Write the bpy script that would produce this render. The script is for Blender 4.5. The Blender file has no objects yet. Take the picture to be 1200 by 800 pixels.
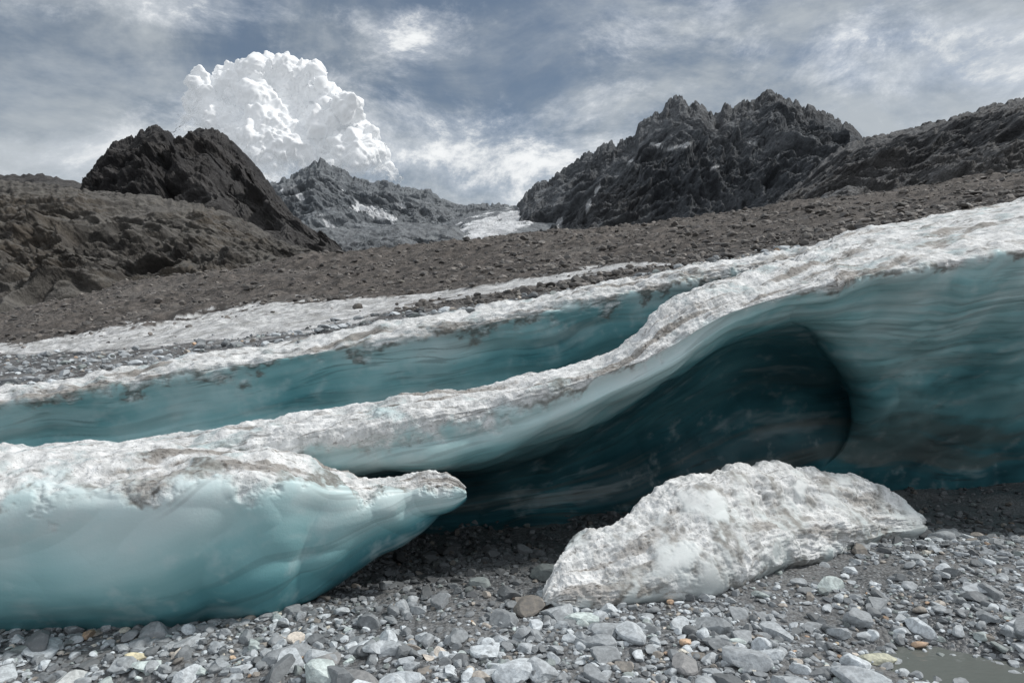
import bpy, bmesh, math
import numpy as np
from mathutils import Vector, Matrix
rng=np.random.default_rng(7)
H=1.6
A=np.array
sc=bpy.context.scene
sc.view_settings.view_transform='Standard'
try: sc.view_settings.look='None'
except: pass
sc.view_settings.exposure=0

# ---------------------------------------------------------------- noise
_perm=np.random.default_rng(3).permutation(256).astype(np.int32)
_perm=np.concatenate([_perm,_perm,_perm])
_g=np.random.default_rng(5).normal(size=(256,3)); _g/=np.linalg.norm(_g,axis=1)[:,None]
_gx,_gy,_gz=[np.ascontiguousarray(_g[:,k]).astype(np.float32) for k in range(3)]
def perlin(P):
    P=np.asarray(P); sh=P.shape[:-1]; P=P.reshape(-1,3)
    o=[];fr=[];ww=[]
    for k in range(3):
        c=P[:,k]; i=np.floor(c); f=(c-i).astype(np.float32); o.append(i.astype(np.int32)&255); fr.append(f); ww.append(f*f*f*(f*(f*6-15)+10))
    r=np.zeros(len(P),np.float32)
    for dx in (0,1):
        hx=_perm[o[0]+dx]; fx=fr[0]-dx; wx=ww[0] if dx else 1-ww[0]
        for dy in (0,1):
            hy=_perm[hx+o[1]+dy]; fy=fr[1]-dy; wy=wx*(ww[1] if dy else 1-ww[1])
            for dz in (0,1):
                h=_perm[hy+o[2]+dz]
                r+=(_gx[h]*fx+_gy[h]*fy+_gz[h]*(fr[2]-dz))*(wy*(ww[2] if dz else 1-ww[2]))
    return (r*1.5).reshape(sh)
def fbm(P,o=4,g=.5):
    a=1;s=0;P=np.asarray(P,dtype=np.float64)
    for k in range(o):
        s=s+a*perlin(P+k*17.3); a*=g; P=P*2.03
    return s
def ridged(P,o=4,g=.5,soft=0.):
    a=1;s=0;P=np.asarray(P,dtype=np.float64)
    for k in range(o):
        q=perlin(P+k*11.7); s=s+a*(1-2*np.sqrt(q*q+soft)); a*=g; P=P*2.07
    return s
def sst(a,b,x):
    t=np.clip((x-a)/(b-a),0,1); return t*t*(3-2*t)
def lerp(a,b,f):
    f=np.asarray(f)[...,None]; return np.asarray(a)*(1-f)+np.asarray(b)*f
def ramp(f,stops):
    xs_=[s[0] for s in stops]; return np.stack([np.interp(f,xs_,[s[1][k] for s in stops]) for k in range(3)],-1)

# ---------------------------------------------------------------- mesh helpers
def make_mesh(name,V,F,mat,smooth=True,attrs=None,col=None):
    V=np.asarray(V,dtype=np.float32); F=np.asarray(F,dtype=np.int32)
    me=bpy.data.meshes.new(name)
    me.vertices.add(len(V)); me.vertices.foreach_set('co',V.ravel())
    n=F.shape[1]
    me.loops.add(F.size); me.loops.foreach_set('vertex_index',F.ravel())
    me.polygons.add(len(F)); me.polygons.foreach_set('loop_start',np.arange(0,F.size,n,dtype=np.int32))
    me.update(calc_edges=True)
    me.polygons.foreach_set('use_smooth',np.full(len(F),smooth))
    if attrs:
        for k,a in attrs.items():
            at=me.attributes.new(k,'FLOAT','POINT'); at.data.foreach_set('value',np.asarray(a,dtype=np.float32).ravel())
    if col is not None:
        c=np.asarray(col,dtype=np.float32).reshape(len(V),-1)
        if c.shape[1]==3: c=np.concatenate([c,np.ones((len(c),1),np.float32)],1)
        at=me.attributes.new('tint','FLOAT_COLOR','POINT'); at.data.foreach_set('color',np.ascontiguousarray(c).ravel())
    me.materials.append(mat)
    ob=bpy.data.objects.new(name,me); sc.collection.objects.link(ob)
    return ob
def grid_faces(R,C):
    idx=np.arange(R*C).reshape(R,C)
    a=idx[:-1,:-1].ravel();b=idx[:-1,1:].ravel();c=idx[1:,1:].ravel();d=idx[1:,:-1].ravel()
    return np.stack([a,b,c,d],axis=1)
def cr(arr,n,axis):
    arr=np.moveaxis(np.asarray(arr,dtype=np.float64),axis,0); K=len(arr)
    t=np.linspace(0,K-1,n); i=np.clip(np.floor(t).astype(int),0,K-2); f=(t-i).reshape(-1,*([1]*(arr.ndim-1)))
    p0=arr[np.clip(i-1,0,K-1)];p1=arr[i];p2=arr[i+1];p3=arr[np.clip(i+2,0,K-1)]
    o=.5*(2*p1+(p2-p0)*f+(2*p0-5*p1+4*p2-p3)*f**2+(3*p1-p0-3*p2+p3)*f**3)
    return np.moveaxis(o,0,axis)
def gnormals(G):
    du=np.gradient(G,axis=1);dv=np.gradient(G,axis=0)
    n=np.cross(du,dv); n/=np.linalg.norm(n,axis=-1)[...,None]+1e-9
    return n
def unproj(u,v,d):
    """view-plane point (column, row, depth) -> world metres"""
    u=np.asarray(u,float);v=np.asarray(v,float);d=np.asarray(d,float)
    return np.stack([(u-600)/800*d,d+0*u,H+(400-v)/800*d],axis=-1)

# ---------------------------------------------------------------- node helpers
class NT:
    def __init__(s,tree): s.t=tree; s.n=tree.nodes; s.l=tree.links
    def node(s,ty): return s.n.new(ty)
    def lk(s,a,b): s.l.new(a,b)
    def noise(s,vec,scale,detail=6,rough=.55,dist=0.):
        n=s.node('ShaderNodeTexNoise'); n.inputs['Scale'].default_value=scale; n.inputs['Detail'].default_value=detail
        n.inputs['Roughness'].default_value=rough; n.inputs['Distortion'].default_value=dist
        if vec is not None: s.lk(vec,n.inputs['Vector'])
        return n.outputs['Fac']
    def voro(s,vec,scale,feature='F1'):
        n=s.node('ShaderNodeTexVoronoi'); n.feature=feature; n.inputs['Scale'].default_value=scale
        if vec is not None: s.lk(vec,n.inputs['Vector'])
        return n
    def math(s,op,a,b=None,clamp=False):
        n=s.node('ShaderNodeMath'); n.operation=op; n.use_clamp=clamp
        for i,x in enumerate((a,b)):
            if x is None: continue
            if isinstance(x,(int,float)): n.inputs[i].default_value=x
            else: s.lk(x,n.inputs[i])
        return n.outputs[0]
    def mapr(s,x,a,b,c=0.,d=1.,smooth=True):
        n=s.node('ShaderNodeMapRange'); n.interpolation_type='SMOOTHSTEP' if smooth else 'LINEAR'
        n.inputs['From Min'].default_value=a;n.inputs['From Max'].default_value=b
        n.inputs['To Min'].default_value=c;n.inputs['To Max'].default_value=d
        s.lk(x,n.inputs['Value']); return n.outputs[0]
    def mix(s,f,a,b,blend='MIX'):
        n=s.node('ShaderNodeMix'); n.data_type='RGBA'; n.blend_type=blend
        for sock,x in ((n.inputs[0],f),(n.inputs[6],a),(n.inputs[7],b)):
            if isinstance(x,(int,float)): sock.default_value=x
            elif isinstance(x,tuple): sock.default_value=(*x,1) if len(x)==3 else x
            else: s.lk(x,sock)
        return n.outputs[2]
    def scale(s,vec,sc_,loc=(0,0,0),rot=(0,0,0)):
        n=s.node('ShaderNodeMapping'); n.inputs['Scale'].default_value=sc_; n.inputs['Location'].default_value=loc; n.inputs['Rotation'].default_value=rot
        s.lk(vec,n.inputs['Vector']); return n.outputs[0]
    def attr(s,name,out='Fac'):
        n=s.node('ShaderNodeAttribute'); n.attribute_name=name; return n.outputs[out]
    def bump(s,h,strength,dist,normal=None):
        n=s.node('ShaderNodeBump'); n.inputs['Strength'].default_value=strength; n.inputs['Distance'].default_value=dist
        s.lk(h,n.inputs['Height'])
        if normal is not None: s.lk(normal,n.inputs['Normal'])
        return n.outputs[0]
def new_mat(name):
    m=bpy.data.materials.new(name); m.use_nodes=True
    t=NT(m.node_tree); b=[n for n in t.n if n.type=='BSDF_PRINCIPLED'][0]
    geo=t.node('ShaderNodeNewGeometry')
    return m,t,b,geo

# ---------------------------------------------------------------- materials
def ice_material(name,r0=.36):
    m,t,b,geo=new_mat(name); P=geo.outputs['Position']
    c=t.attr('tint','Color'); cm=t.attr('rime')
    ng=t.noise(P,60,3,.7)
    sp=t.math('MULTIPLY',t.mapr(ng,.58,.68),t.math('MULTIPLY',cm,.6))
    col=t.mix(sp,c,(.14,.12,.10))
    t.lk(col,b.inputs['Base Color'])
    t.lk(t.math('ADD',t.math('MULTIPLY',cm,.40),r0),b.inputs['Roughness'])
    b.inputs['IOR'].default_value=1.31
    t.lk(t.bump(t.math('MULTIPLY',ng,t.math('ADD',cm,.14)),.6,.016),b.inputs['Normal'])
    return m
ice_mat=ice_material('glacier_ice')
block_mat=ice_material('weathered_ice',.58)

def stone_material(name,s1=22,bd_=.008):
    m,t,b,geo=new_mat(name); P=geo.outputs['Position']
    c=t.attr('tint','Color')
    n=t.noise(P,s1,4,.7)
    col=t.mix(t.mapr(n,.38,.62,.0,.42),c,(.10,.105,.112))
    col=t.mix(t.mapr(n,.36,.28,0,.5),col,(.66,.67,.68))
    t.lk(col,b.inputs['Base Color']); b.inputs['Roughness'].default_value=.75
    t.lk(t.bump(n,.5,bd_),b.inputs['Normal'])
    return m
stone_mat=stone_material('stone',34)
boulder_mat=stone_material('scree_stone',4,.05)

def ground_material():
    m,t,b,geo=new_mat('silt_and_grit'); P=geo.outputs['Position']
    n=t.noise(P,.9,3,.6); v=t.voro(P,42); n3=t.noise(P,30,4,.7)
    r=t.node('ShaderNodeSeparateColor'); t.lk(v.outputs['Color'],r.inputs[0])
    col=t.mix(t.mapr(n,.4,.6),(.09,.092,.095),(.18,.18,.178))
    col=t.mix(t.math('MULTIPLY',r.outputs[0],.7),col,(.28,.295,.31))
    col=t.mix(t.mapr(n3,.35,.6,.6,0),col,(.04,.04,.042))
    t.lk(col,b.inputs['Base Color'])
    t.lk(t.mapr(n,.42,.55,.35,.85),b.inputs['Roughness'])
    h=t.math('SUBTRACT',n3,v.outputs['Distance'])
    t.lk(t.bump(h,.9,.015),b.inputs['Normal'])
    return m
ground_mat=ground_material()

def tinted(name,s1,bdist,amt=.5,rough=.92):
    m,t,b,geo=new_mat(name); P=geo.outputs['Position']
    c=t.attr('tint','Color'); n=t.noise(P,s1,6,.76)
    col=t.mix(t.mapr(n,.60,.38,0,amt),c,t.mix(1.,c,(.33,.33,.35),'MULTIPLY'))
    t.lk(col,b.inputs['Base Color']); b.inputs['Roughness'].default_value=rough
    t.lk(t.bump(n,1.,bdist),b.inputs['Normal'])
    return m
moraine_mat=tinted('moraine_scree',3.5,.2,.6)

# ---------------------------------------------------------------- glacier lofts
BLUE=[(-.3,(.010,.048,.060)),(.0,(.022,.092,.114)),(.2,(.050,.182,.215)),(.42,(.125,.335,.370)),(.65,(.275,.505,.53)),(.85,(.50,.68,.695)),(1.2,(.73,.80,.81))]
GREY=[(0,(.28,.35,.365)),(.5,(.48,.52,.52)),(1,(.72,.74,.74))]
def loft(name,rows,R,C,mat,disp=.05,fine=.02,seed=0,pal=BLUE,dirty=1.,wob=1.):
    K=len(rows[0][0])
    ctl=np.zeros((len(rows),K,6))
    for i,(pts,c,p,di) in enumerate(rows):
        a=A(pts,float); ctl[i,:,:3]=unproj(a[:,0],a[:,1],a[:,2])
        ctl[i,:,3]=c; ctl[i,:,4]=p; ctl[i,:,5]=di
    G=cr(cr(ctl,C,1),R,0)
    X=G[...,:3].copy(); N=gnormals(X)
    s=np.concatenate([[0],np.cumsum(np.linalg.norm(np.diff(X[R//2],axis=0),axis=1))])
    ln=np.linalg.norm(np.diff(X,axis=0),axis=2).mean(axis=1); tt=np.concatenate([[0],np.cumsum(ln)])
    UV=np.zeros((R,C,3)); UV[...,0]=s[None,:]; UV[...,1]=tt[:,None]; UV[...,2]=seed
    UV[...,1]+=fbm(UV*[.35,.5,1]+seed,3)*.30
    crv,pale,dirt=G[...,3],G[...,4],G[...,5]
    nf=fbm(X*3.2+seed,6,.62)
    cm=sst(.28,.75,crv+.38*nf)
    sm=1-cm
    # geometry: melt undulations, concave scallops, weathered crust
    d1=fbm(X*.9+seed,3)*disp
    d2=ridged(UV*[.4,1.3,1]+seed,2)*.012+fbm(UV*[.5,4.5,1]+seed+7,3)*.008
    wx=X+np.stack([perlin(X*1.1+3),perlin(X*1.1+8),perlin(X*1.1+13)],-1)*.35
    sc1=np.abs(perlin(wx*1.1+seed*3)); sc2=np.abs(perlin(wx*[2.3,2.3,3.2]+seed*3+4))
    msk=.25+.75*sst(-.3,.4,fbm(X*.6+seed+15,2))
    d3=(sc1*.11+sc2*.035)*sm*wob*msk
    streak=fbm(UV*[1.2,6,1]+seed+5,4,.6)
    d4=(fbm(X*4.5+seed,5,.58)*fine*1.7+streak*fine*1.3)*cm
    X+=N*(d1+d2-d3+d4)[...,None]
    # material colour; translucent glow of the ice only suggested in it
    n1=fbm(UV*[.3,1.5,1]+seed,4,.5); n2=fbm(UV*[.5,9,1]+seed+3,4,.6); nb=fbm(X*.7+seed+8,4,.55)
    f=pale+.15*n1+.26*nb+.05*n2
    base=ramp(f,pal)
    fr=sst(.0,.9,fbm(X*4+seed,5,.6)+crv*.8)*.28
    base=lerp(base,A([.72,.78,.78]),fr)
    smear=sst(.15,.7,fbm(UV*[.8,2.2,1]+seed+70,5,.6)+.4*(pale-.4))*.28
    base=lerp(base,A([.66,.74,.74]),smear)
    n3=fbm(UV*[.3,3.2,1]+seed+13,6,.62)
    silt=sst(.0,.6,n3)*np.clip(dirt,0,1)
    base=lerp(base,A([.14,.14,.125]),silt*.62)
    hair=sst(.0,.6,1-np.abs(fbm(UV*[.28,4.5,1]+seed+44,4,.55))*11)*sst(-.15,.3,fbm(X*1.0+seed+2,3))*np.clip(dirt*.8+.3,0,1)
    base=lerp(base,base*.4+.01,hair*.75)
    ng=fbm(X*14+seed,4,.65)
    crust=lerp(A([.50,.51,.51]),A([.86,.87,.87]),np.clip(.5+.7*ng+.3*nf,0,1))
    crust=lerp(crust,A([.42,.55,.57]),sst(.1,.7,-nf)*.4)
    nd=fbm(UV*[.9,3.8,1]+seed+21,7,.68)
    dm=sst(.10,.66,nd+.25*ng+.55*(dirt-.42))
    crust=lerp(crust,A([.20,.175,.15]),dm*.75*dirty)
    ln_=sst(.08,.0,np.abs(fbm(UV*[.7,3.0,1]+seed+61,5,.6)))*sst(-.15,.4,fbm(X*1.6+seed+3,4))
    crust=lerp(crust,A([.12,.11,.10]),ln_*.75*dirty)
    edge=sst(.5,.05,np.abs(cm-.45))*sst(-.05,.4,fbm(X*2.2+seed+31,5,.62)+.3*(dirt-.3))
    col=lerp(base,crust,cm)
    col=lerp(col,A([.13,.11,.09]),edge*.75*dirty)
    gr=sst(.42,.6,fbm(X*24+seed,2,.6))*sst(-.1,.5,nd)*cm
    col=lerp(col,A([.10,.09,.08]),gr*.8)
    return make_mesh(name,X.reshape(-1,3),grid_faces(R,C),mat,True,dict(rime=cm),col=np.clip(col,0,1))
U0=[-400,-50,150,330,450,580,720,860,1000,1200,1500]
U=[-400,-50,150,330,450,580,720,785,860,965,1010,1200,1500]
def ins(a,x=None,y=None):
    if np.isscalar(a): return a
    r=np.interp(U,U0,np.asarray(a,float))
    if x is not None: r[7]=x
    if y is not None: r[9]=y
    return r
def row(vs,ds,us): return list(zip(us,vs,ds))
def rc(vs,ds,c,p,d,x=None,yd=None,yp=None,arc=None):
    us=list(U); V_=ins(vs,x)
    if arc is not None:
        us[8],us[9],us[10]=arc
    return (row(V_,ins(ds,None,yd),us),ins(c),ins(p,None,yp),ins(d))
rimd=A([4.2,4.3,4.4,4.5,4.6,4.8,5.0,5.3,5.6,6.0,6.6])
tl=[.3,.3,.35,.35,.35,.3,.3,.2,.12,.08,.08]
rowsC=[
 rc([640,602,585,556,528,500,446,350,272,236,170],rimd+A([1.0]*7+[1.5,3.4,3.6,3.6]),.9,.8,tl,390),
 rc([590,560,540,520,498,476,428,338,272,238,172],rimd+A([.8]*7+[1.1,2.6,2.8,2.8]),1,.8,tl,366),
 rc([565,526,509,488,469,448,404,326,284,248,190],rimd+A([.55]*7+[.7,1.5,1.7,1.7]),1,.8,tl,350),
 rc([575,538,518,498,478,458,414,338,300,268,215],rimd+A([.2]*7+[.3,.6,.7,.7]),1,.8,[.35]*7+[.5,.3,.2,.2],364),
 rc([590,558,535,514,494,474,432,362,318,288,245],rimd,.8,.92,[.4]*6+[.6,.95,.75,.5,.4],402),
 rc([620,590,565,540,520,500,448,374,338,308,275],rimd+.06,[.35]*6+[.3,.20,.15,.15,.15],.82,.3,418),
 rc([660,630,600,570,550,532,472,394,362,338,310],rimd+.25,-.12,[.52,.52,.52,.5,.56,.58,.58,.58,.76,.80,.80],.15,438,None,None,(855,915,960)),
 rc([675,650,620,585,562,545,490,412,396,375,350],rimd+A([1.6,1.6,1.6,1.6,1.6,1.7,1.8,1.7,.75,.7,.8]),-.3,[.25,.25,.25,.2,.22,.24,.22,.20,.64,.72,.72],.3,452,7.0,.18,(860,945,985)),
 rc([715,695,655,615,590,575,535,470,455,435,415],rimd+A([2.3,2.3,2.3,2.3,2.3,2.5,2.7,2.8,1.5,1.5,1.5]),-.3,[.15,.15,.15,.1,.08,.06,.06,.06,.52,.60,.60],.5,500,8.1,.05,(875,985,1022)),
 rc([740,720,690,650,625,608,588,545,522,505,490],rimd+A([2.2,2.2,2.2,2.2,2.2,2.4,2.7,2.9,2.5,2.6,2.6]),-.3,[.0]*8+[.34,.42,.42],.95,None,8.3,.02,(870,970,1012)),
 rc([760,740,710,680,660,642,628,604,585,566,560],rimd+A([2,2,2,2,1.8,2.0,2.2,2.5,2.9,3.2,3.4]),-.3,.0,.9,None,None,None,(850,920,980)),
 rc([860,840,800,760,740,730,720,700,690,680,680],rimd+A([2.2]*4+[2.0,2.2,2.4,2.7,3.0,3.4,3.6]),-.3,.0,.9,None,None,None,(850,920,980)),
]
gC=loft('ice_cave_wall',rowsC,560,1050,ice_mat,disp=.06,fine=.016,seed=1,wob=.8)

UB=[-400,-50,150,350,550,700,800,900,1050,1200,1500]
bd=A([6.2,6.5,6.8,7.1,7.5,7.8,8.0,8.3,8.7,9.2,9.8])
bv=A([515,462,432,400,365,337,315,296,264,234,172])
bk_=A([0,0,0,.1,.4,1.,1.8,2.2,2.4,2.6,2.8])
rowsB=[
 (row(bv+40,bd+2.2,UB),1,.8,.25),
 (row(bv+3,bd+.8,UB),1,.8,.25),
 (row(bv,bd+.2,UB),1,.8,.25),
 (row(bv+8,bd-.05,UB),1,.9,.4),
 (row(bv+18,bd-.12,UB),.55,.95,.75),
 (row(bv+34,bd-.02,UB),.25,.80,.75),
 (row(bv+65,bd+.10,UB),-.1,.64,.4),
 (row(bv+105,bd+.12+bk_*.4,UB),-.2,.70,.2),
 (row(bv+160,bd+.2+bk_,UB),-.2,.45,.3),
 (row(bv+280,bd+.3+bk_*1.6,UB),-.2,.3,.3),
]
gB=loft('upper_ice_ledge',rowsB,300,850,ice_mat,disp=.06,fine=.022,seed=5,wob=.6)

UD=[-300,-60,80,200,320,395,450,500,530,546]
dd=A([3.4,3.5,3.55,3.6,3.75,4.0,4.25,4.4,4.45,4.5])
def rd(vs,off): return row(vs,dd+A(off,float),UD)
rowsD=[
 (rd([650,620,610,600,590,590,600,590,585,578],[1.6,1.5,1.5,1.4,1.1,.7,.45,.3,.2,.08]),.9,.7,.3),
 (rd([560,545,540,530,530,556,568,562,566,573],[1.0,1.0,1.0,.95,.8,.55,.35,.25,.15,.06]),1,.8,.3),
 (rd([545,533,529,519,522,550,563,554,560,570],[.55,.55,.55,.5,.4,.3,.2,.15,.1,.04]),1,.8,.3),
 (rd([570,560,555,545,540,562,571,560,563,571],[.12,.12,.12,.12,.1,.1,.08,.06,.04,.02]),.75,.95,.5),
 (rd([610,598,590,578,565,580,584,570,571,574],[-.02]*10),.40,[.84]*5+[.84,.88,.9,.9,.9],.3),
 (rd([660,648,640,625,605,608,602,586,580,578],[0]*10),.02,[.66,.66,.66,.66,.66,.70,.78,.82,.85,.85],.12),
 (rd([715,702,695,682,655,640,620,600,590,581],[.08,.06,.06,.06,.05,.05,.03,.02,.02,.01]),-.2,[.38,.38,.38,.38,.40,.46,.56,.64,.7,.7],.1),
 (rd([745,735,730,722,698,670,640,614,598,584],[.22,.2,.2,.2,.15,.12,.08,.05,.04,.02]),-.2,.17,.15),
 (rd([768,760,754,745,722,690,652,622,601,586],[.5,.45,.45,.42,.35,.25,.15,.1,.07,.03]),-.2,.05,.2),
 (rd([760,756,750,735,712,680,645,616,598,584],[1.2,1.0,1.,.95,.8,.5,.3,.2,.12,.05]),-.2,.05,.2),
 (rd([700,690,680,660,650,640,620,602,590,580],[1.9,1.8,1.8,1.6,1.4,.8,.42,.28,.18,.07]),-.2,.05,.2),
]
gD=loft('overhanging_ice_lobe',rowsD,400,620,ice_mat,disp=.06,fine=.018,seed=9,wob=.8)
glacier=bpy.data.objects.new('glacier',None); sc.collection.objects.link(glacier)
for o in (gC,gB,gD): o.parent=glacier

# ---------------------------------------------------------------- ice block
UK=[628,660,710,770,830,890,950,1010,1055,1084]
kd=A([4.05,4.05,4.1,4.2,4.35,4.6,4.9,5.25,5.6,5.9])
def rk(vs,off): return row(vs,kd+A(off,float),UK)
rowsK=[
 (rk([700,700,690,690,680,670,655,640,628,618],[.3,.8,1.1,1.3,1.4,1.4,1.3,1.0,.6,.1]),.9,.7,.4),
 (rk([697,670,650,630,610,600,595,600,606,612],[.2,.6,.9,1.1,1.2,1.2,1.1,.8,.5,.08]),.9,.7,.4),
 (rk([694,636,608,584,556,546,548,556,581,608],[.12,.4,.55,.7,.8,.85,.8,.6,.35,.06]),.8,.8,.3),
 (rk([698,650,618,596,570,558,558,567,590,610],[.06,.25,.35,.45,.5,.5,.5,.4,.25,.05]),.6,.9,.25),
 (rk([702,670,650,630,610,596,592,592,603,612],[.03,.12,.18,.22,.25,.25,.25,.2,.12,.02]),.6,.85,.4),
 (rk([706,692,682,664,646,630,618,610,613,614],[0]*10),.6,.7,.6),
 (rk([710,708,706,696,682,664,645,628,620,615],[-.01,-.04,-.06,-.08,-.08,-.08,-.06,-.04,-.02,0]),.5,.5,.65),
 (rk([714,718,720,712,700,682,662,640,626,617],[.02,.0,.0,.0,.0,.0,.0,.0,.0,0]),.4,.4,.8),
 (rk([717,726,730,722,712,695,674,650,634,620],[.15,.25,.35,.35,.35,.35,.35,.3,.2,.02]),.4,.3,1.),
]
blk=loft('ice_block',rowsK,300,480,block_mat,disp=.08,fine=.024,seed=14,pal=GREY,dirty=.85,wob=.9)

# ---------------------------------------------------------------- ground
def gh(x,y):
    x=np.asarray(x,float);y=np.asarray(y,float)
    z=-.3*sst(4.6,6.8,y-.25*np.clip(x-1,-2,2))
    P=np.stack([x,y,0*x],-1)
    near=np.exp(-((y-4)/14)**2)
    z=z+(fbm(P*.8+4,4)*.05)*near+fbm(P*4,3)*.012*near
    z=z-.10*np.exp(-(((x-2.35-.5*(3.5-y))/.45)**2+((y-3.45)/.30)**2))
    z=z-.10*np.exp(-(((x+1.75)/.45)**2+((y-3.12)/.12)**2))
    z=z-3*sst(14,60,np.hypot(x,y))
    return z
n1=420
a=np.linspace(-1,1,n1)
xs=np.sign(a)*(np.abs(a)*7+ (np.abs(a)**9)*3500)
GX,GY=np.meshgrid(xs+.8,xs+4.5)
GZ=gh(GX,GY)
make_mesh('gravel_ground',np.stack([GX,GY,GZ],-1).reshape(-1,3),grid_faces(n1,n1),ground_mat)

wm,t,b,geo=new_mat('meltwater')
b.inputs['Base Color'].default_value=(.14,.15,.14,1); b.inputs['Roughness'].default_value=.06; b.inputs['IOR'].default_value=1.33
t.lk(t.bump(t.noise(t.scale(geo.outputs['Position'],(1,2.2,1)),14,2,.5),.35,.012),b.inputs['Normal'])
wx,wy=np.meshgrid(np.linspace(-4,4.5,40),np.linspace(2,4.3,20))
make_mesh('meltwater_stream',np.stack([wx,wy,0*wx-.062],-1).reshape(-1,3),grid_faces(20,40),wm)

# ---------------------------------------------------------------- stones
def ico(sub):
    bm=bmesh.new(); bmesh.ops.create_icosphere(bm,subdivisions=sub,radius=1)
    V=A([v.co[:] for v in bm.verts]); F=A([[v.index for v in f.verts] for f in bm.faces]); bm.free(); return V,F
def templates(sub,n=24,k=11,hmin=.45,hmax=.85):
    V,F=ico(sub); out=[]
    for i in range(n):
        W=V*1.0
        for j in range(k):
            nn=rng.normal(size=3); nn/=np.linalg.norm(nn); h=rng.uniform(hmin,hmax)
            s=W@nn; W=W-np.maximum(0,s-h)[:,None]*nn
        W+=.01*rng.normal(size=W.shape)
        out.append(W)
    return A(out),F
T={s:templates(s) for s in (2,3)}
def scatter(x,y,z,r,sub,flat=(.5,.85),elong=(1.,1.55)):
    n=len(x); TV,F=T[sub]; idx=rng.integers(0,len(TV),n)
    V=TV[idx].copy()
    S=np.stack([r*rng.uniform(*elong,n),r,r*rng.uniform(*flat,n)],1)
    V*=S[:,None,:]
    th=rng.uniform(0,2*np.pi,n); c,s=np.cos(th),np.sin(th)
    tl=rng.normal(0,.28,n); ct,st=np.cos(tl),np.sin(tl)
    y1=V[...,1]*ct[:,None]-V[...,2]*st[:,None]; z1=V[...,1]*st[:,None]+V[...,2]*ct[:,None]
    x1=V[...,0]*c[:,None]-y1*s[:,None]; y2=V[...,0]*s[:,None]+y1*c[:,None]
    W=np.stack([x1+x[:,None],y2+y[:,None],z1+z[:,None]],-1)
    FF=(F[None]+(np.arange(n)*V.shape[1])[:,None,None]).reshape(-1,3)
    return W.reshape(-1,3),FF,V.shape[1]
def combine(parts,name,mat):
    Vs,Fs,Cs=[],[],[];o=0
    for V,F,C in parts:
        Vs.append(V);Fs.append(F+o);Cs.append(C);o+=len(V)
    return make_mesh(name,np.concatenate(Vs),np.concatenate(Fs),mat,False,col=np.concatenate(Cs))
def tints(n,kind='grey'):
    l=np.clip(rng.lognormal(np.log(.40),.45,n),.09,.76)
    base=A([.93,1.0,1.05])[None]*np.ones((n,1))
    if kind=='brown': l*=.34; base=A([1.08,.98,.89])[None]*np.ones((n,1))
    k=rng.random(n)
    base[k<.07]=[1.10,1.0,.88]
    if kind=='grey':
        base[k<.008]=[1.35,.95,.65]
        base[(k>.12)&(k<.2)]=[.9,1.02,1.0]
    return np.clip(l[:,None]*base,0,.8)
parts=[]
def place(n,rmin,rmax,ymin,ymax,sub,power=2.2,bias=1.4,clus=True):
    m=n*3
    y=ymin+(ymax-ymin)*rng.random(m)**bias
    x=(rng.random(m)*2-1)*(.8*y+.6)
    P=np.stack([x,y,0*x],-1)
    silt=np.exp(-(((x-2.2)/1.3)**2+((y-4.75)/.35)**2))*.9+np.exp(-(((x+.1)/.7)**2+((y-4.9)/.5)**2))*.5
    silt+=np.exp(-(((x-2.35)/.5)**2+((y-3.4)/.22)**2))*.85+np.exp(-(((x+1.75)/.5)**2+((y-3.1)/.12)**2))*.9
    pr=1-np.clip(silt,0,1)
    if clus: pr*=.5+.8*sst(-.3,.4,fbm(P*1.3+9,2))
    keep=rng.random(m)<pr
    x=x[keep][:n];y=y[keep][:n]; n=len(x)
    q=rng.random(n)**power; r=rmin*(rmax/rmin)**q
    z=gh(x,y)+r*rng.uniform(.05,.45,n)
    V,F,k=scatter(x,y,z,r,sub)
    tg=tints(n); tg*=(1-.70*sst(4.2,5.3,y-.45*np.clip(x-1,-1,3)))[:,None]   # cave shade darkened into the stone tint under the ice
    parts.append((V,F,np.repeat(tg,k,axis=0)))
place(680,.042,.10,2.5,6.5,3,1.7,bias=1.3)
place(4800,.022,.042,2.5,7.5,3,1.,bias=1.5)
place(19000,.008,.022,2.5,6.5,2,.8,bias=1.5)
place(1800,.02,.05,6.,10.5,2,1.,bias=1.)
bs=A([[-.72,3.15,.10],[-.38,3.0,.09],[.55,3.7,.09],[.85,3.35,.07],[1.65,3.2,.11],[2.25,3.05,.10],[.9,3.05,.09],[-1.7,3.55,.055],[-.9,3.35,.08],[1.45,3.75,.07],[-2.1,3.2,.10],[3.1,3.9,.08],[2.9,4.6,.06],[-1.15,3.42,.10],[.15,3.25,.09],[1.9,3.55,.08]])
V,F,k=scatter(bs[:,0],bs[:,1],gh(bs[:,0],bs[:,1])+.02,bs[:,2],3,flat=(.45,.7),elong=(1.2,1.7))
tt=np.clip(tints(len(bs)),.28,.55)*1.1
parts.append((V,F,np.repeat(tt,k,axis=0)))
combine(parts,'gravel',stone_mat)

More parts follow.
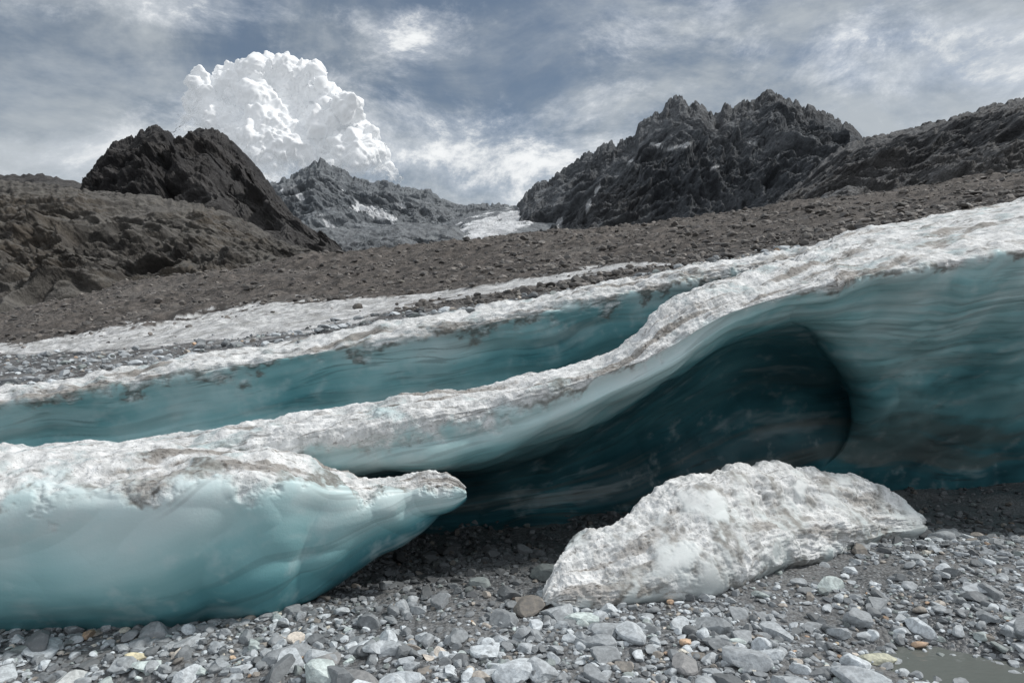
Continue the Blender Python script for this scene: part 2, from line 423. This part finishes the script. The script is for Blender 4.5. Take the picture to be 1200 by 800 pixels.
# ---------------------------------------------------------------- moraine
um=A([-500,-50,150,350,550,700,850,1000,1200,1500])
mv0=np.interp(um,UB,bv)+2; md0=np.interp(um,UB,bd)+.6
mv3=A([450,385,343,311,288,274,256,235,208,165])
ctl=[]
for f,dm in ((-.25,None),(0,None),(.3,15),(.62,28),(.88,48),(1.,70),(.9,100),(-.2,150)):
    if dm is None:
        v=mv0+ (40 if f<0 else 0); d=md0+(.4 if f<0 else 0)
    else: v=mv0+(mv3-mv0)*f; d=np.full(len(um),float(dm))
    ctl.append(unproj(um,v,d))
Rm,Cm=500,1050
G=cr(cr(A(ctl),Cm,1),Rm,0)
dist=G[...,1]
amp=np.clip((dist-8)/60,0.02,1)
G[...,2]+=fbm(G*.12,5,.55)*1.0*amp+fbm(G*.9,4,.6)*.11*np.clip(dist/20,.25,1.5)
uu=G[...,0]/G[...,1]*800+600; vv=400-(G[...,2]-H)/G[...,1]*800
ctr=np.interp(uu,[20,150,300,440,600,740],[409,396,377,359,334,310]); wd=np.interp(uu,[-60,20,150,300,400,470,600,740,800],[0,6,12,17,14,6,4,4,0])
Gn=G*[.35,.8,1.5]
snow=1.4-np.abs(vv-ctr)/np.maximum(wd,.1)*.85+fbm(Gn,6,.65)*.6; snow[wd<=.2]=-1
sm=sst(.42,.56,snow)*(dist<80)
brown=sst(14,-10,vv-np.interp(uu,[-50,150,350,550,700,900,1200],[420,400,375,358,332,292,247]))
nm=fbm(G*1.3,6,.68); nl=fbm(G*.15,4)
nmm=np.clip(.5+.8*nm,0,1)
mc=lerp(lerp(A([.12,.12,.122]),A([.38,.385,.39]),nmm),lerp(A([.052,.046,.042]),A([.195,.172,.153]),nmm),brown)
mc=lerp(mc,A([.23,.215,.20]),sst(.2,.7,nl)*.35)
mc=lerp(mc,lerp(A([.52,.52,.51]),A([.92,.93,.93]),np.clip(.6+fbm(G*2.2,4,.6),0,1)),sm)
make_mesh('moraine_slope',G.reshape(-1,3),grid_faces(Rm,Cm),moraine_mat,True,col=mc)
n=26000
ri=(rng.random(n)**1.1*(Rm*.72)+Rm*.14).astype(int); ci=rng.integers(0,Cm,n)
p=G[ri,ci]; sn=sm[ri,ci]; kp=(sn<.3)|(rng.random(n)<.04); p=p[kp]; bb=brown[ri,ci][kp]; n=len(p)
r=.016*(p[:,1]/9)**.75*(5.5)**(rng.random(n)**3.6)
V,F,k=scatter(p[:,0]+rng.normal(0,.1,n),p[:,1]+rng.normal(0,.1,n),p[:,2]+r*.2,r,2)
tg=tints(n);tb=tints(n,'brown'); tg=np.where((bb>.5)[:,None],tb,tg*.9)
combine([(V,F,np.repeat(tg,k,axis=0))],'moraine_boulders',boulder_mat)

# ---------------------------------------------------------------- mountains
def mountain(name,crest,base,dc,db,mat,pal,R=280,C=620,rough=1.,jag=3.,snowspots=(),fs=None,curve=1.,seed=0,scr=0.,gn=.35,streaks=0.):
    cu=A([c[0] for c in crest],float);cv=A([c[1] for c in crest],float)
    u=np.linspace(cu[0],cu[-1],C)
    vc=np.interp(u,cu,cv)
    vb=np.interp(u,[b_[0] for b_ in base],[b_[1] for b_ in base])
    t=np.linspace(0,1,R)[:,None]
    d=db+(dc-db)*t+0*u[None]; v=vb[None]+(vc-vb)[None]*t**curve
    # broken skyline, fading within the top of the face
    q=np.stack([u[None]*.06+seed+0*t,t*4+0*u[None],0*t+0*u[None]],-1)
    v=v-np.clip(ridged(q,6,.66,.0)-.7,-1.4,1.2)*jag*t**4
    G=unproj(u[None]+0*t,v,d)
    L=(dc*.09) if fs is None else fs
    Q=G/L+seed
    w=np.clip(np.sin(np.pi*np.clip(t,0,1)),0,1)**.9
    warp=fbm(Q*.8,3)[...,None]*A([.8,.35,.4])
    g1=ridged(Q*[.9,.4,.5]+warp,6,.52,.003)       # down-slope gullies and buttresses
    dg_=Q.copy(); dg_[...,0]=Q[...,0]+.5*Q[...,2]; dg_[...,2]=Q[...,2]-.35*Q[...,0]
    g2=ridged(dg_*[1.5,1.4,2.6]+3+warp,6,.55,.003)   # tilted broken ledges
    crag=sst(-.5,.35,fbm(Q*.55+2,3)+t*.5-.2)     # crags above, aprons of scree below
    h=(g1-.9)*.20+((g2-.8)*.11+fbm(Q*4,5,.62)*.06)*(.25+.75*crag)+fbm(Q*.45+6,2)*.22
    h*=L*rough*w
    G[...,1]-=h*.85; G[...,2]+=h*.5
    N=gnormals(G)
    if N[...,2].mean()<0: N=-N
    uu=G[...,0]/G[...,1]*800+600; vv=400-(G[...,2]-H)/G[...,1]*800
    sn=np.full(uu.shape,-3.)
    for (su,sv,a_,b_,ang) in snowspots:
        ca,sa=math.cos(math.radians(ang)),math.sin(math.radians(ang))
        X=(uu-su)*ca+(vv-sv)*sa; Y=-(uu-su)*sa+(vv-sv)*ca
        sn=np.maximum(sn,1.5-np.sqrt((X/a_)**2+(Y/b_)**2))
    nf=fbm(Q*3+9,6,.65); nb=fbm(Q*.7+5,4); nh=fbm(dg_*[1.,1.,4.]+7,5,.6)
    sn=sn+.75*nf-gn*(g1-.7)
    sm=sst(.45,.60,sn)
    if streaks>0:   # old snow lying in the gully floors
        gul=sst(.50,.0,g1)*sst(.0,.3,fbm(Q*.9+41,3)+.10)
        sm=np.maximum(sm,sst(.45,.6,gul*streaks+.3*nf))
    dark,mid,light,warm=[A(c) for c in pal]
    rock=lerp(dark,mid,np.clip(.45+.8*nf+.6*nh,0,1))
    rock=lerp(rock,warm,sst(-.1,.5,nb)*.6)
    scree=lerp(light,mid,np.clip(.4+.5*nf,0,1))
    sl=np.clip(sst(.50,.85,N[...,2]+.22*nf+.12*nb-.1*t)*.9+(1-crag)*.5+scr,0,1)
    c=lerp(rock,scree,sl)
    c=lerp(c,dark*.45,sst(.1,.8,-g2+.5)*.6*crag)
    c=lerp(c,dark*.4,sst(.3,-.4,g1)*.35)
    c=lerp(c,A([.82,.84,.86])*(1+.1*nf[...,None]),sm)
    bk=[]
    for s_,dz in ((.06,.03),(.15,.12),(.3,.3)):
        b2=G[-1].copy(); b2[:,1]+=dc*s_; b2[:,2]-=dc*dz; bk.append(b2)
    G=np.concatenate([G,A(bk)],0); c=np.concatenate([c,np.repeat(c[-1:],3,0)],0)
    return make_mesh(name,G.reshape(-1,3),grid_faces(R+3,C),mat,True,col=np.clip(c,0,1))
mb=[(-600,480),(0,410),(200,370),(400,330),(600,310),(900,275),(1200,240),(1600,190)]
m_near=tinted('near_rock',.35,1.8,.7); m_mid=tinted('mid_rock',.10,7.,.7); m_far=tinted('far_rock',.05,10.,.55)
P_brown=[(.052,.048,.044),(.122,.113,.102),(.21,.20,.182),(.15,.125,.097)]
P_dark=[(.034,.033,.035),(.070,.066,.065),(.125,.12,.116),(.080,.072,.066)]
P_far_haze=[(.13,.148,.166),(.20,.22,.238),(.30,.32,.335),(.19,.205,.22)]  # distant haze mixed into the rock albedo, lighter and bluer
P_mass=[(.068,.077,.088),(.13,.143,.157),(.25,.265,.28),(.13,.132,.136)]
P_right=[(.075,.078,.083),(.15,.153,.157),(.23,.233,.237),(.155,.147,.138)]
mountain('foothill',[(-600,240),(-200,200),(0,214),(60,218),(110,226),(180,232),(240,242),(290,262),(330,285),(380,302),(430,322),(470,335)],mb,230,110,m_near,P_brown,R=320,C=700,rough=1.45,jag=3,seed=2,curve=.8,fs=24)
mountain('mountain',[(40,235),(100,225),(108,203),(120,186),(135,169),(150,165),(165,156),(183,151),(198,158),(210,172),(222,159),(240,153),(258,157),(272,170),(290,188),(308,208),(325,232),(340,252),(362,272),(385,292),(420,312)],[(40,300),(420,335)],520,330,m_mid,P_dark,rough=1.4,jag=4.5,seed=7,fs=75,curve=.75)
mountain('mountain',[(-700,170),(-300,190),(0,208),(50,206),(90,216),(130,235)],[(-700,300),(130,300)],700,500,m_mid,P_dark,R=100,C=260,jag=3,seed=4)
mountain('mountain',[(250,260),(318,218),(345,209),(360,200),(375,189),(388,199),(402,203),(418,214),(438,218),(455,216),(470,223),(490,227),(505,227),(518,238),(535,245),(560,244),(585,243),(610,250),(680,260)],[(250,320),(680,320)],1500,800,m_far,P_far_haze,rough=1.1,jag=5,seed=11,fs=150,curve=.8,streaks=.75,
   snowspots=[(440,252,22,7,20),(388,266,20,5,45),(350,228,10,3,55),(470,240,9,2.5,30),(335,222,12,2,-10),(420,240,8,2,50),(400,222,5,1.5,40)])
mountain('mountain',[(330,275),(380,268),(430,270),(470,262),(500,264),(530,266),(560,280),(590,300)],[(330,330),(590,320)],600,330,m_mid,P_far_haze,R=120,C=260,jag=2.,seed=21,fs=50,scr=.4)
mountain('snowfield',[(500,268),(530,258),(552,251),(580,246),(606,241),(640,245),(680,250)],[(500,315),(680,312)],760,360,m_far,P_far_haze,R=160,C=360,rough=.35,jag=1.,seed=51,fs=70,gn=.1,
   snowspots=[(575,268,30,17,-4),(552,281,28,9,-8),(598,256,18,14,0)])
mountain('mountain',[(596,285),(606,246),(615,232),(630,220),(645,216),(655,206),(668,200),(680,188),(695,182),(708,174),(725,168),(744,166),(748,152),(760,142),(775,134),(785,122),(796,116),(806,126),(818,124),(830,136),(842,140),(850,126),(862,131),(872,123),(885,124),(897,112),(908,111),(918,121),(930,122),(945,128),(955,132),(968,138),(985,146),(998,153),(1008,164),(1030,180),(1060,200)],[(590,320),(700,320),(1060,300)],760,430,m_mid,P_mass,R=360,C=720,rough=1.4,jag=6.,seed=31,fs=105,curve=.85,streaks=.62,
   snowspots=[(795,172,22,2.6,-12),(770,170,10,2.2,12),(912,182,3,6,10),(700,222,3,9,25),(738,190,9,2.2,-40),(880,168,7,1.8,0),(690,240,3.5,9,20),(655,262,3.5,8,15),(838,196,7,1.8,-20)])
mountain('mountain',[(900,245),(940,215),(960,196),(985,176),(1010,166),(1040,160),(1062,156),(1085,148),(1110,143),(1135,135),(1160,126),(1180,122),(1205,117),(1260,100),(1350,110),(1600,60)],mb,420,180,m_mid,P_right,R=300,C=620,rough=1.15,jag=4,seed=41,fs=50,curve=.8,streaks=.4)

# ---------------------------------------------------------------- cumulus
cm_,t,b,geo=new_mat('cumulus_vapour')
b.inputs['Base Color'].default_value=(.82,.83,.84,1); b.inputs['Roughness'].default_value=1; b.inputs['Specular IOR Level'].default_value=0
b.inputs['Emission Color'].default_value=(.80,.86,.92,1); b.inputs['Emission Strength'].default_value=.12  # slight emission stands in for light scattered inside the cloud
nq=t.noise(geo.outputs['Position'],.006,7,.72)
t.lk(t.math('ADD',t.attr('vapour'),t.math('MULTIPLY',t.math('SUBTRACT',nq,.5),3.4),clamp=True),b.inputs['Alpha'])
blobs=[(250,125,32),(282,108,34),(322,98,34),(350,105,30),(375,122,28),(400,150,30),(300,140,45),(340,150,50),(260,165,45),(380,180,42),(415,185,30),(435,205,28),(320,190,60),(225,180,36),(440,225,26),(400,215,40),(240,104,18),(335,80,17),(300,88,17),(405,128,17),(425,165,16),(268,92,16),(362,92,15),(205,200,28),(457,214,14)]
bm=bmesh.new(); Dc=4200.
allb=list(blobs)
for (u,v,r) in blobs:
    for j in range(5):
        th=rng.uniform(0,2*math.pi); rr=r*rng.uniform(.45,.8)
        allb.append((u+math.cos(th)*rr,v+math.sin(th)*rr*.9,r*rng.uniform(.3,.5)))
for (u,v,r) in allb:
    dpt=Dc+rng.uniform(-1,1)*r*3-(0 if r>20 else rng.uniform(0,r*8))
    c=unproj(u,v,dpt); R_=float(r/800*Dc*.9)
    bmesh.ops.create_icosphere(bm,subdivisions=3,radius=R_,matrix=Matrix.Translation(Vector(c.tolist())))
me=bpy.data.meshes.new('tmpcloud'); bm.to_mesh(me); bm.free()
ob=bpy.data.objects.new('tmpcloud',me); sc.collection.objects.link(ob)
md=ob.modifiers.new('r','REMESH'); md.mode='VOXEL'; md.voxel_size=8.
sm2=ob.modifiers.new('s','SMOOTH'); sm2.factor=.5; sm2.iterations=22
dg=bpy.context.evaluated_depsgraph_get(); ev=ob.evaluated_get(dg); m2=ev.to_mesh()
nv=len(m2.vertices); co_=np.zeros(nv*3,np.float32); m2.vertices.foreach_get('co',co_); W=co_.reshape(-1,3).astype(float)
no_=np.zeros(nv*3,np.float32); m2.vertices.foreach_get('normal',no_); VN=no_.reshape(-1,3).astype(float)
m2.calc_loop_triangles(); nt=len(m2.loop_triangles); tr=np.zeros(nt*3,np.int32); m2.loop_triangles.foreach_get('vertices',tr); FF=tr.reshape(-1,3)
ev.to_mesh_clear(); bpy.data.objects.remove(ob)
wp=W+np.stack([perlin(W/90.),perlin(W/90.+9),perlin(W/90.+21)],-1)*30
def bil(s_,k=.008): return np.sqrt(perlin(wp/s_)**2+k)*2
dsp=bil(260.)*45+bil(120.)*34+bil(60.)*22+bil(31.)*12+bil(17.)*6+fbm(W/40.,3)*5
W=W+VN*(dsp-42)[:,None]
vv=400-(W[:,2]-H)/W[:,1]*800; uu=W[:,0]/W[:,1]*800+600
alpha=2.7-sst(110,240,vv)*3.1-sst(310,180,uu)*2.7
make_mesh('cumulus_cloud',W,FF,cm_,attrs=dict(vapour=alpha))

# ---------------------------------------------------------------- world
SUN_AZ=math.radians(80); SUN_EL=math.radians(48)
w=bpy.data.worlds.new('World'); sc.world=w; w.use_nodes=True
t=NT(w.node_tree); t.n.clear()
out=t.node('ShaderNodeOutputWorld')
sky=t.node('ShaderNodeTexSky'); sky.sky_type='NISHITA'; sky.sun_disc=False; sky.sun_elevation=SUN_EL; sky.sun_rotation=SUN_AZ
bg1=t.node('ShaderNodeBackground'); bg1.inputs['Strength'].default_value=.09; t.lk(sky.outputs[0],bg1.inputs['Color'])
tc=t.node('ShaderNodeTexCoord'); D=tc.outputs['Generated']
sx=t.node('ShaderNodeSeparateXYZ'); t.lk(D,sx.inputs[0])
zz=t.math('ADD',t.math('MAXIMUM',sx.outputs[2],0.),.30)
px=t.math('DIVIDE',sx.outputs[0],zz); py=t.math('DIVIDE',sx.outputs[1],zz)
cmb=t.node('ShaderNodeCombineXYZ'); t.lk(px,cmb.inputs[0]); t.lk(py,cmb.inputs[1])
Pc=cmb.outputs[0]
nA=t.noise(t.scale(Pc,(1,1,1),(3.1,1.7,0)),1.1,7,.6,.5)
nB=t.noise(t.scale(D,(1,1,1.7),(7.3,0.4,0)),5.5,10,.70,.25)
nV=t.noise(t.scale(D,(1,1,2.0),(1,2,3)),2.6,7,.62,.3)
nS=t.noise(t.scale(D,(1.2,1.2,3.6),(2,5,1),(0,math.radians(28),0)),3.2,8,.64,.9)   # wind-drawn wisps
def blob(u,v,wdt,hgt):
    yy=t.math('MAXIMUM',sx.outputs[1],.05)
    a_=t.math('DIVIDE',t.math('SUBTRACT',t.math('DIVIDE',sx.outputs[0],yy),(u-600)/800),wdt/800)
    b_=t.math('DIVIDE',t.math('SUBTRACT',t.math('DIVIDE',sx.outputs[2],yy),(400-v)/800),hgt/800)
    r2=t.math('ADD',t.math('MULTIPLY',a_,a_),t.math('MULTIPLY',b_,b_))
    return t.math('POWER',2.718,t.math('MULTIPLY',r2,-1.))
wh=t.math('MULTIPLY',blob(1130,60,150,75),.20)
wh=t.math('ADD',wh,t.math('MULTIPLY',blob(40,180,150,45),.20))
wh=t.math('ADD',wh,t.math('MULTIPLY',blob(215,185,100,65),.17))
wh=t.math('ADD',wh,t.math('MULTIPLY',blob(190,15,200,35),.14))
wh=t.math('ADD',wh,t.math('MULTIPLY',blob(560,190,180,65),.15))
wh=t.math('ADD',wh,t.math('MULTIPLY',blob(480,60,60,45),.10))
wsum=t.math('ADD',t.math('ADD',t.math('MULTIPLY',nA,.28),t.math('MULTIPLY',nB,.60)),t.math('MULTIPLY',nS,.12))
wsum=t.math('ADD',wsum,wh)
white=t.mapr(wsum,.50,.68)
veil=t.math('ADD',t.math('MULTIPLY',nV,.75),t.math('MULTIPLY',nS,.25))
veilcol=t.mix(t.mapr(veil,.38,.61),(.16,.205,.255),(.48,.52,.55))
wcol=t.mix(t.mapr(nB,.40,.62),(.62,.66,.70),(.92,.94,.95))
cw=t.mix(white,veilcol,wcol)
# unseen sky overhead and behind the camera brightened as added fill light
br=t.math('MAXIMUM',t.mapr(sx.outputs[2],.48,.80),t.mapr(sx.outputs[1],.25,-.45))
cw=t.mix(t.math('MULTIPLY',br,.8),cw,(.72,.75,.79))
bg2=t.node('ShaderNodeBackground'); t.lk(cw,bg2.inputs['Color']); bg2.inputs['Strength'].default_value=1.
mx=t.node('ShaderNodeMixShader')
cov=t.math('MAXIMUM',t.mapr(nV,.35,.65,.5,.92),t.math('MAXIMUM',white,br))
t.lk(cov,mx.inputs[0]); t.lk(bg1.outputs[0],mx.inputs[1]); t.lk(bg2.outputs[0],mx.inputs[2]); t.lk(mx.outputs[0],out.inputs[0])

sd=Vector((math.sin(SUN_AZ)*math.cos(SUN_EL),math.cos(SUN_AZ)*math.cos(SUN_EL),math.sin(SUN_EL)))
L=bpy.data.lights.new('sun','SUN'); L.energy=2.7; L.angle=math.radians(4); L.color=(1,.97,.92)
lo=bpy.data.objects.new('sun',L); sc.collection.objects.link(lo); lo.rotation_euler=(-sd).to_track_quat('-Z','Y').to_euler()

cam=bpy.data.cameras.new('camera'); cam.lens=24; cam.sensor_width=36; cam.clip_start=.05; cam.clip_end=20000
co=bpy.data.objects.new('camera',cam); sc.collection.objects.link(co); co.location=(0,0,H); co.rotation_euler=(math.pi/2,0,0)
sc.camera=co
